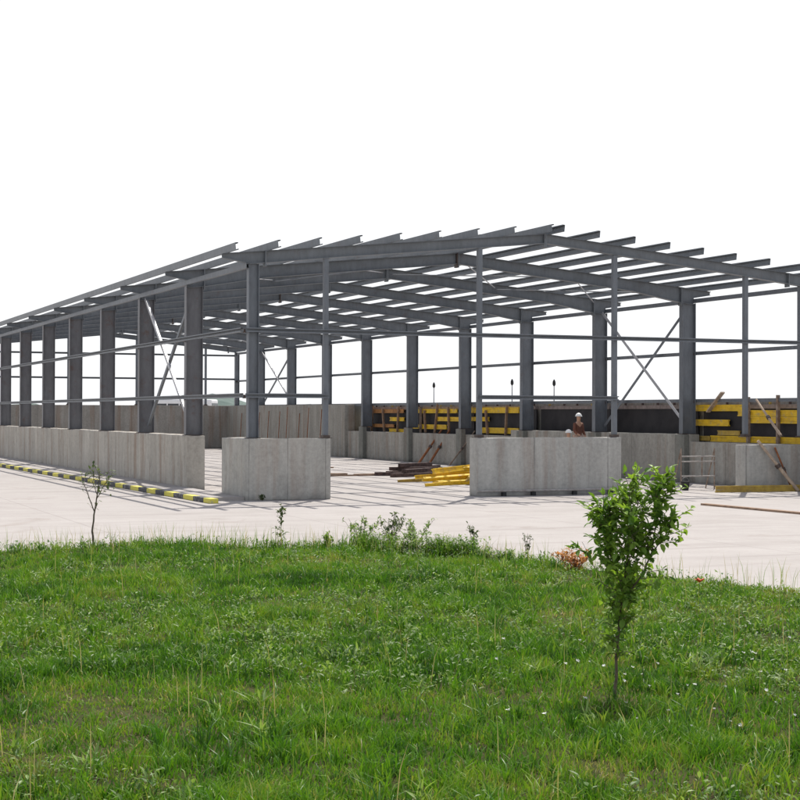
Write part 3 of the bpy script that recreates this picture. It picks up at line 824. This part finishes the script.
# pull blades into tufts
tu = lattice_noise(P[:, 0], P[:, 1], .12, 3)
x_, y_ = P[:, 0], P[:, 1]
sp_ = lattice_noise(x_, y_, 1.9, 5); yel = lattice_noise(x_, y_, .45, 6); fl = lattice_noise(x_, y_, .16, 7)
dry = np.clip((lattice_noise(x_, y_, 1.5, 9) * .6 + lattice_noise(x_, y_, .5, 10) * .4 - .47) * 5, 0, 1) * np.clip((29.5 - P[:, 2]) / 6, 0, 1)
hp = (.028 + .2 * np.clip(cl - .42, 0, 1) + .1 * np.clip(lattice_noise(x_, y_, .28, 41) - .55, 0, 1) + .05 * tu + rng.gamma(2.0, .011, n)) * (1 - .35 * dry)
tint = .06 + .32 * sp_ + .42 * (yel - .5) + .34 * (fl - .5) + .16 + rng.normal(0, .13, n) + .12 * dry
tint = np.where(rng.random(n) < .025 + .15 * dry, rng.uniform(.72, 1, n), tint)
wd = .0052 + .00022 * P[:, 2] + rng.random(n) * .0035
blades_mesh('grass', P[:, 0], P[:, 1], hp, wd, rng.uniform(0, 6.28, n), rng.uniform(.1, .95, n), np.clip(tint, 0, 1), M['grass'], 'bright green uneven meadow grass in the foreground', 'grass')
NG = n
# taller coarse tufts
T = scatter(lambda d: 9.0 * min(1, 16 / d), 8.0, 31.5, half); T = T[inside(T[:, 0], T[:, 1], .0)]
tt = lattice_noise(T[:, 0], T[:, 1], 2.2, 12); T = T[tt > .3]
px = []; py = []; hh = []; ww = []; az = []; ln = []; ti = []
for x, y, d in T:
    k_ = random.randint(10, 26); s = random.uniform(.5, 1.2); base_t = random.uniform(.15, .75)
    for _ in range(k_):
        px.append(x + random.gauss(0, .035 * s)); py.append(y + random.gauss(0, .035 * s)); hh.append(random.uniform(.1, .27) * s)
        ww.append(random.uniform(.007, .014)); az.append(random.uniform(0, 6.28)); ln.append(random.uniform(.2, 1.0)); ti.append(base_t + random.gauss(0, .08))
# thin seed stalks, thickest along the road edge
for _ in range(1500):
    if random.random() < .6:
        i = random.randrange(2, len(EDGE) - 2); t_ = random.random()
        x = EDGE[i][0] + (EDGE[i + 1][0] - EDGE[i][0]) * t_ + random.gauss(0, .15); y = EDGE[i][1] + (EDGE[i + 1][1] - EDGE[i][1]) * t_ - abs(random.gauss(0, .35))
    else:
        q = P[random.randrange(n)]; x, y = q[0], q[1]
    px.append(x); py.append(y); hh.append(random.uniform(.2, .5)); ww.append(.007); az.append(random.uniform(0, 6.28)); ln.append(random.uniform(0, .35)); ti.append(random.choice([.55, .75, .95, 1]))
for _ in range(4200):
    x = random.uniform(-9.5, .8) if random.random() < .5 else random.gauss(-2.6, .45)
    if lattice_noise(np.array([x]), np.array([0.0]), .3, 51)[0] < random.uniform(.2, .75): continue
    y = np.interp(x, EX, EY) + .12 - abs(random.gauss(0, .3)); k_ = 1.25 if -3.4 < x < -1.9 else .7
    px.append(x); py.append(y); hh.append(random.uniform(.1, .34) * k_); ww.append(random.uniform(.007, .016)); az.append(random.uniform(0, 6.28)); ln.append(random.uniform(.05, .8)); ti.append(random.uniform(.05, .7))
A = np.array
blades_mesh('tall_grass', A(px), A(py), A(hh), A(ww), A(az), A(ln), np.clip(A(ti), 0, 1), M['grass'], 'taller coarse tufts and thin seed stalks among the grass', 'grass')


# leaf helper -------------------------------------------------------------
class Leaves:
    def __init__(s): s.v = []; s.f = []; s.t = []
    def leaf(s, p, d, nrm, L_, W_, tint):
        p = Vector(p); d = d.normalized(); sd = d.cross(nrm)
        if sd.length < 1e-3: sd = d.cross(Vector((1, 0, 0)))
        sd.normalize(); n_ = sd.cross(d).normalized(); b_ = len(s.v)
        fold = .18 * W_; dr = -.12 * L_
        pts = [p, p + d * L_ * .3 + sd * W_ * .42 + n_ * fold, p + d * L_ * .62 + sd * W_ * .42 + n_ * (fold + dr * .4), p + d * L_ + n_ * dr,
               p + d * L_ * .62 - sd * W_ * .42 + n_ * (fold + dr * .4), p + d * L_ * .3 - sd * W_ * .42 + n_ * fold, p + d * L_ * .3, p + d * L_ * .62 + n_ * dr * .4]
        s.v += [tuple(q) for q in pts]
        s.f += [(b_, b_ + 1, b_ + 6), (b_ + 1, b_ + 2, b_ + 7, b_ + 6), (b_ + 2, b_ + 3, b_ + 7), (b_, b_ + 6, b_ + 5), (b_ + 6, b_ + 7, b_ + 4, b_ + 5), (b_ + 7, b_ + 3, b_ + 4)]
        s.t += [tint] * 8
    def build(s, name, mat, parent=None, stuff=None):
        me = bpy.data.meshes.new(name); pl_ = WL[parent.name] if parent else (0, 0, 0)
        me.from_pydata([(x - pl_[0], y - pl_[1], z - pl_[2]) for x, y, z in s.v], [], s.f)
        a_ = me.attributes.new('tint', 'FLOAT', 'POINT'); a_.data.foreach_set('value', s.t)
        me.materials.append(mat); o = bpy.data.objects.new(name, me); COL.objects.link(o)
        if parent: o.parent = parent
        return o


def rv(): return Vector((random.gauss(0, 1), random.gauss(0, 1), random.gauss(0, 1))).normalized()


# low broad leaved weeds mixed into the grass
lv = Leaves()
Wd = scatter(lambda d: 34 * min(1, 14 / d), 8.0, 31, half); Wd = Wd[inside(Wd[:, 0], Wd[:, 1], -.1)]
wt = lattice_noise(Wd[:, 0], Wd[:, 1], 1.8, 22); Wd = Wd[wt > .45]
for x, y, d in Wd:
    s = random.uniform(.5, 1.3); tb = random.uniform(0, .9)
    for _ in range(random.randint(5, 11)):
        a = random.uniform(0, 6.28); el = random.uniform(.1, 1.2)
        dd = Vector((math.cos(a) * math.cos(el), math.sin(a) * math.cos(el), math.sin(el)))
        hh_ = random.uniform(.03, .16) * s
        lv.leaf((x + random.gauss(0, .04), y + random.gauss(0, .04), hh_), dd, Vector((0, 0, 1)), random.uniform(.03, .07) * s, random.uniform(.013, .028) * s, min(1, max(0, tb + random.gauss(0, .12))))
for _ in range(900):
    x = random.gauss(-2.2, .6) if random.random() < .75 else random.uniform(-9, .6)
    y = float(np.interp(x, EX, EY)) + .1 - abs(random.gauss(0, .25)); hm = random.uniform(.1, .42) * (1 if -3.3 < x < -1.9 else .5); tb = random.uniform(0, 1)
    for q in range(random.randint(4, 8)):
        a = random.uniform(0, 6.28); el = random.uniform(-.1, 1.1); dd = Vector((math.cos(a) * math.cos(el), math.sin(a) * math.cos(el), math.sin(el)))
        lv.leaf((x + random.gauss(0, .025), y + random.gauss(0, .025), hm * random.uniform(.2, 1)), dd, Vector((0, 0, 1)), random.uniform(.04, .08), random.uniform(.018, .035), min(1, max(0, tb + random.gauss(0, .15))))
# star shaped clumps of long silvery leaves
St = scatter(lambda d: .55, 9, 29, half); St = [tuple(q[:2]) for q in St[inside(St[:, 0], St[:, 1], -.2)]]
for x, y in St + [(-8.98, -19.1), (-9.66, -25.3), (-9.03, -27.6), (-6.53, -23.8), (-3.12, -26.5), (-3.3, -26.2), (-2.9, -26.9), (-3.56, -28.4), (-6.42, -29.2), (-6.64, -28.2)]:
    s = random.uniform(.6, 1.25); tb = random.uniform(.25, 1)
    for _ in range(random.randint(8, 18)):
        a = random.uniform(0, 6.28); el = random.uniform(.35, 1.3)
        dd = Vector((math.cos(a) * math.cos(el), math.sin(a) * math.cos(el), math.sin(el)))
        lv.leaf((x + random.gauss(0, .03), y + random.gauss(0, .03), .02 + random.uniform(0, .08)), dd, Vector((0, 0, 1)) - dd * .3, random.uniform(.08, .19) * s, random.uniform(.012, .024) * s, min(1, max(0, tb + random.gauss(0, .12))))
tag(lv.build('ground_weeds', M['leaf_mix']), 'low broad leaved weeds scattered through the grass', 'weeds', kind='stuff')


def twig_tree(name, loc, leaders, label, cat, mat, leafL, twigs, leaves_per, twlen, rbase, tmin=.3, group=None, tintr=(0, 1), sparse=0):
    t = empty(name, loc, label, cat, group)
    wood = MB(); lv = Leaves(); L0 = Vector(loc)
    for pts, r0, r1, dens in leaders:
        P3 = [L0 + Vector(p) for p in pts]
        # smooth the polyline
        Q = []
        for i in range(len(P3) - 1):
            for j in range(4):
                Q.append(P3[i].lerp(P3[i + 1], j / 4) + rv() * .006)
        Q.append(P3[-1]); nq = len(Q)
        wood.tube(Q, [r0 + (r1 - r0) * i / (nq - 1) for i in range(nq)], 8)
        for k_ in range(int(twigs * dens)):
            t_ = tmin + (1 - tmin) * random.random() ** .8 if r0 >= rbase * .9 else random.random() ** .8
            i = min(nq - 2, int(t_ * (nq - 1))); p = Q[i].lerp(Q[i + 1], random.random())
            a = random.uniform(0, 6.28); el = random.uniform(.0, 1.1)
            d = Vector((math.cos(a) * math.cos(el), math.sin(a) * math.cos(el), math.sin(el)))
            ln_ = random.uniform(.4, 1) * twlen * (1.1 - .3 * t_ if r0 < rbase * .9 else 1.15 - .6 * abs(t_ - .7))
            end = p + d * ln_ + Vector((0, 0, .04 * ln_))
            mid = p.lerp(end, .5) + rv() * ln_ * .08
            wood.tube([p, mid, end], [.0035, .0025, .0012], 5)
            nl = random.randint(*leaves_per)
            tb = random.uniform(*tintr)
            for q in range(nl):
                s_ = (q + 1) / nl; bp = p.lerp(mid, s_ * 2) if s_ < .5 else mid.lerp(end, s_ * 2 - 1)
                ld = (d * .5 + rv() * .9 + Vector((0, 0, .1))).normalized()
                nr = (Vector((0, 0, 1)) + rv() * .55).normalized()
                ll = leafL * random.uniform(.6, 1.15)
                lv.leaf(bp, ld, nr, ll, ll * random.uniform(.45, .62), min(1, max(0, tb + random.gauss(0, .2))))
    wood.build('trunk', M['bark'], t, origin=tuple(loc))
    lv.build('foliage', mat, t)
    return t


# the young tree in the foreground (right vector of the view plane used only to orient it)
rt = Vector((math.cos(YAW), -math.sin(YAW), 0)); fw = Vector((math.sin(YAW), math.cos(YAW), 0))
def vp(h_, z, dep=0.0):
    q = rt * h_ + fw * dep; return (q.x, q.y, z)
k8 = .00827
def tp(px_, py_, dep=0.0): return vp((px_ - 615) * k8, (700 - py_) * k8, dep)
main = [tp(615, 700), tp(616, 660, .02), tp(619, 625, .03), tp(623, 590, .02), tp(628, 545, -.03), tp(629, 510, -.02), tp(630, 485, .03)]
right = [tp(626, 600, .02), tp(640, 577, -.05), tp(650, 553, -.07), tp(656, 520, -.02), tp(658, 498, .03), tp(663, 482, .06)]
l2 = [tp(622, 585, .02), tp(612, 560, .06), tp(607, 535, .04), tp(604, 512, .08)]
r2 = [tp(650, 553, -.07), tp(662, 538, -.1), tp(670, 520, -.12)]
b2 = [tp(628, 545, -.03), tp(638, 520, .12), tp(641, 500, .2)]
f2 = [tp(625, 570, .02), tp(632, 545, -.16), tp(622, 520, -.2)]
lw = [tp(620, 610, .02), tp(603, 585, .08), tp(590, 560, .1), tp(583, 545, .12)]
low = [tp(616, 668, .02), tp(618, 640, .02), tp(621, 610, .02), tp(624, 580, .02)]
twig_tree('young_tree', (-6.3, -30.37, .012),
          [(main, .014, .003, 1.0), (right, .0085, .002, .9), (l2, .007, .002, 1.1), (r2, .005, .0015, .4), (b2, .005, .002, .35), (f2, .005, .002, .45), (lw, .004, .0015, .08), (low, .0085, .006, .85)],
          'young leafy green tree with a thin stem in the grass at front right', 'tree', M['leaf'], .085, 64, (5, 9), .26, .014, .38, tintr=(.1, 1))

# bare sapling at the left edge of the lawn
def sp2(px_, py_): return vp((px_ - 83) * .0185, (546 - py_) * .0185)
s0 = (-7.28, -14.2, .012)
twig_tree('young_sapling', s0,
          [([sp2(83, 546), sp2(82, 530), sp2(84, 510), sp2(87, 490), sp2(89, 478)], .02, .006, .25), ([sp2(84, 512), sp2(78, 497), sp2(75, 488), sp2(73, 480)], .01, .004, .3),
           ([sp2(86, 500), sp2(92, 488), sp2(98, 480)], .008, .004, .35), ([sp2(86, 495), sp2(82, 484), sp2(84, 476)], .007, .003, .35)],
          'thin half bare sapling with wispy twigs at the road edge on the left', 'tree', M['leaf_twig'], .075, 44, (1, 3), .3, .02, .6)

# weeds with stems along the road edge
def weed(px_x, px_y, h_, spread, mat, nst, label, leafL=.06, group=None, name='weed_plant', dens=9):
    ld = []
    for k_ in range(nst):
        a = random.uniform(0, 6.28); o_ = random.uniform(0, spread)
        top = (math.cos(a) * o_, math.sin(a) * o_, h_ * random.uniform(.65, 1))
        ld.append(([(math.cos(a) * .03, math.sin(a) * .03, 0), (top[0] * .45, top[1] * .45, top[2] * .5), top], .005, .002, 1))
    return twig_tree(name, (px_x, px_y, .012), ld, label, 'weed', mat, leafL, dens, (2, 5), h_ * .18, .02, .03, group)


weed(-4.25, -15.3, .7, .06, M['leaf_twig'], 1, 'single tall dark weed standing out of the grass before the corner block', .08, dens=26)
weed(-2.74, -15.3, .5, .4, M['leaf_grey'], 14, 'loose grey green bushy weed at the road edge, left end of the weedy fringe', .07, dens=7)
weed(-2.5, -16.1, .62, .3, M['leaf_twig'], 12, 'tallest dark bushy weed at the road edge in the middle of the weedy fringe', .075, dens=8)
weed(-2.1, -16.2, .5, .35, M['leaf_grey'], 12, 'wide silvery bushy weed right of the tallest dark one at the road edge', .07, dens=8)
weed(-1.45, -17.2, .48, .06, M['leaf_twig'], 4, 'slim upright dark weed just right of the weedy fringe at the road edge', .06, dens=12)
weed(-1.3, -18.9, .45, .12, M['leaf_twig'], 4, 'wispy dark weed between the slim weed and the dry orange patch', .04)
weed(-3.6, -15.9, .3, .2, M['leaf'], 8, 'small green weed right of the single tall dark weed', .06)
weed(-1.5, -20.9, .34, .4, M['leaf_dry'], 18, 'dry orange patch of weeds at the road edge left of the young tree', .06, dens=9)
weed(.12, -.42, .16, .12, M['leaf_twig'], 8, 'tuft of dark moss and weeds at the foot of the corner block', .05)
weed(.2, -24.9, .45, .1, M['leaf_twig'], 4, 'wispy weed at the road edge at far right', .045)
# poppies and small white flowers
red = simple('poppy_red', (.75, .1, .035), (.6, .06, .02), .6, 20); red_p = simple('dull_pink_red', (.6, .16, .12), (.5, .12, .1), .6, 20)
white = simple('petal_white', (.8, .8, .76), (.7, .7, .66), .6, 20)
stem = simple('stem_green', (.1, .18, .04), (.06, .12, .03), .6, 20)
def flower(name, x, y, h_, r_, mat, label, cat, group=None, npet=5, cup=.5):
    t = empty(name, (x, y, .012), label, cat, group)
    mb = MB(); mb.tube([(x, y, 0), (x + .01, y, h_ * .5), (x, y, h_)], .003, 5); mb.build('stem', stem, t, origin=(x, y, 0))
    mb = MB()
    for k_ in range(npet):
        a = k_ / npet * 6.283; a2 = a + 6.283 / npet * .5; a0 = a - 6.283 / npet * .5
        mb.add([(x, y, h_), (x + r_ * .7 * math.cos(a0), y + r_ * .7 * math.sin(a0), h_ + r_ * cup * .6), (x + r_ * math.cos(a), y + r_ * math.sin(a), h_ + r_ * cup), (x + r_ * .7 * math.cos(a2), y + r_ * .7 * math.sin(a2), h_ + r_ * cup * .6)], [(0, 1, 2, 3)])
    mb.build('petals', mat, t, origin=(x, y, h_))
    return t
flower('poppy', -2.1, -25.15, .3, .07, red, 'bright red poppy in the grass right of the young tree', 'flower', cup=.8)
flower('poppy', -2.7, -24.5, .26, .06, red_p, 'dull red poppy close behind the right side of the young tree', 'flower', cup=.9)
proto = None
gl = 'tiny white flower low in the grass below the poppy'
k_ = 0
while k_ < 60:
    d = random.uniform(11.6, 17.5); r_ = d * random.uniform(.02, .25)
    if random.random() > (r_ / d) / .22: continue
    x = CAM[0] + d * math.sin(YAW) + r_ * math.cos(YAW); y = CAM[1] + d * math.cos(YAW) - r_ * math.sin(YAW)
    if proto is None:
        proto = empty('white_flower', (0, 0, 0), gl, 'flower', 'tiny white flowers in the grass')
        mb = MB(); mb.tube([(0, 0, 0), (.006, 0, .08), (0, 0, .15)], .002, 5); mb.build('stem', stem, proto, origin=(0, 0, 0))
        mb = MB()
        for q in range(7):
            a = q * 6.283 / 7; rr = random.uniform(.013, .02); zz = .15 + random.uniform(0, .012)
            mb.add([(0, 0, .15), (rr * .6 * math.cos(a - .4), rr * .6 * math.sin(a - .4), zz), (rr * math.cos(a), rr * math.sin(a), zz + .004), (rr * .6 * math.cos(a + .4), rr * .6 * math.sin(a + .4), zz)], [(0, 1, 2, 3)])
        mb.build('petals', white, proto, origin=(0, 0, .15))
        r = proto
    else:
        r = proto.copy(); COL.objects.link(r)
        for ch in proto.children:
            c_ = ch.copy(); COL.objects.link(c_); c_.parent = r
    r.location = (x, y, .012); sc_ = random.uniform(.7, 1.5); r.scale = (sc_, sc_, random.uniform(.6, 1.3)); r.rotation_euler = (random.uniform(-.1, .8), random.uniform(-.5, .4), random.uniform(-.4, .4)); k_ += 1

# ------------------------------------------------------------------ light, sky, camera
sv = Vector((.35, .485, 1)).normalized()
sl = bpy.data.lights.new('sun', 'SUN'); sl.energy = 5.0; sl.angle = R(.53); sl.color = (1, .955, .89)
so = bpy.data.objects.new('sun', sl); COL.objects.link(so); so.location = (20, 30, 60)
so.rotation_euler = (-sv).to_track_quat('-Z', 'Y').to_euler()
W = bpy.data.worlds.new('World'); sc.world = W; W.use_nodes = True
N = W.node_tree.nodes; L = W.node_tree.links
sky = N.new('ShaderNodeTexSky'); sky.sky_type = 'NISHITA'; sky.sun_disc = False
sky.sun_elevation = math.asin(sv.z); sky.sun_rotation = math.atan2(sv.x, sv.y)
sky.dust_density = 3.0; sky.air_density = 1.0; sky.altitude = 50
bg = N['Background']; bg.inputs['Strength'].default_value = .12
tc = N.new('ShaderNodeTexCoord'); sz = N.new('ShaderNodeSeparateXYZ'); L.new(tc.outputs['Generated'], sz.inputs[0])
veil = N.new('ShaderNodeValToRGB'); L.new(sz.outputs[2], veil.inputs[0]); e_ = veil.color_ramp.elements
e_[0].position = .22; e_[0].color = (.92, .92, .92, 1); e_[1].position = .55; e_[1].color = (.18, .18, .18, 1)
ad = N.new('ShaderNodeMix'); ad.data_type = 'RGBA'; L.new(veil.outputs[0], ad.inputs[0])
L.new(sky.outputs[0], ad.inputs[6]); ad.inputs[7].default_value = (8.7, 8.8, 9.0, 1)      # bright white haze, thinning toward the zenith
L.new(ad.outputs[2], bg.inputs['Color'])

cam = bpy.data.cameras.new('camera'); co = bpy.data.objects.new('camera', cam); COL.objects.link(co)
cam.sensor_width = 36; cam.lens = 72.503; cam.clip_end = 6000; cam.clip_start = .1
co.location = (-13.0358, -41.998, 2.3579)
f_ = Vector((math.sin(YAW) * math.cos(.0085), math.cos(YAW) * math.cos(.0085), math.sin(.0085)))
q = f_.to_track_quat('-Z', 'Y'); mt = q.to_matrix() @ Matrix.Rotation(.0031, 3, 'Z')
co.rotation_euler = mt.to_euler()
sc.camera = co
sc.view_settings.view_transform = 'Standard'; sc.view_settings.look = 'None'
sc.view_settings.exposure = .1; sc.view_settings.gamma = 1
sc.render.engine = 'CYCLES'
print('grass blades', NG)
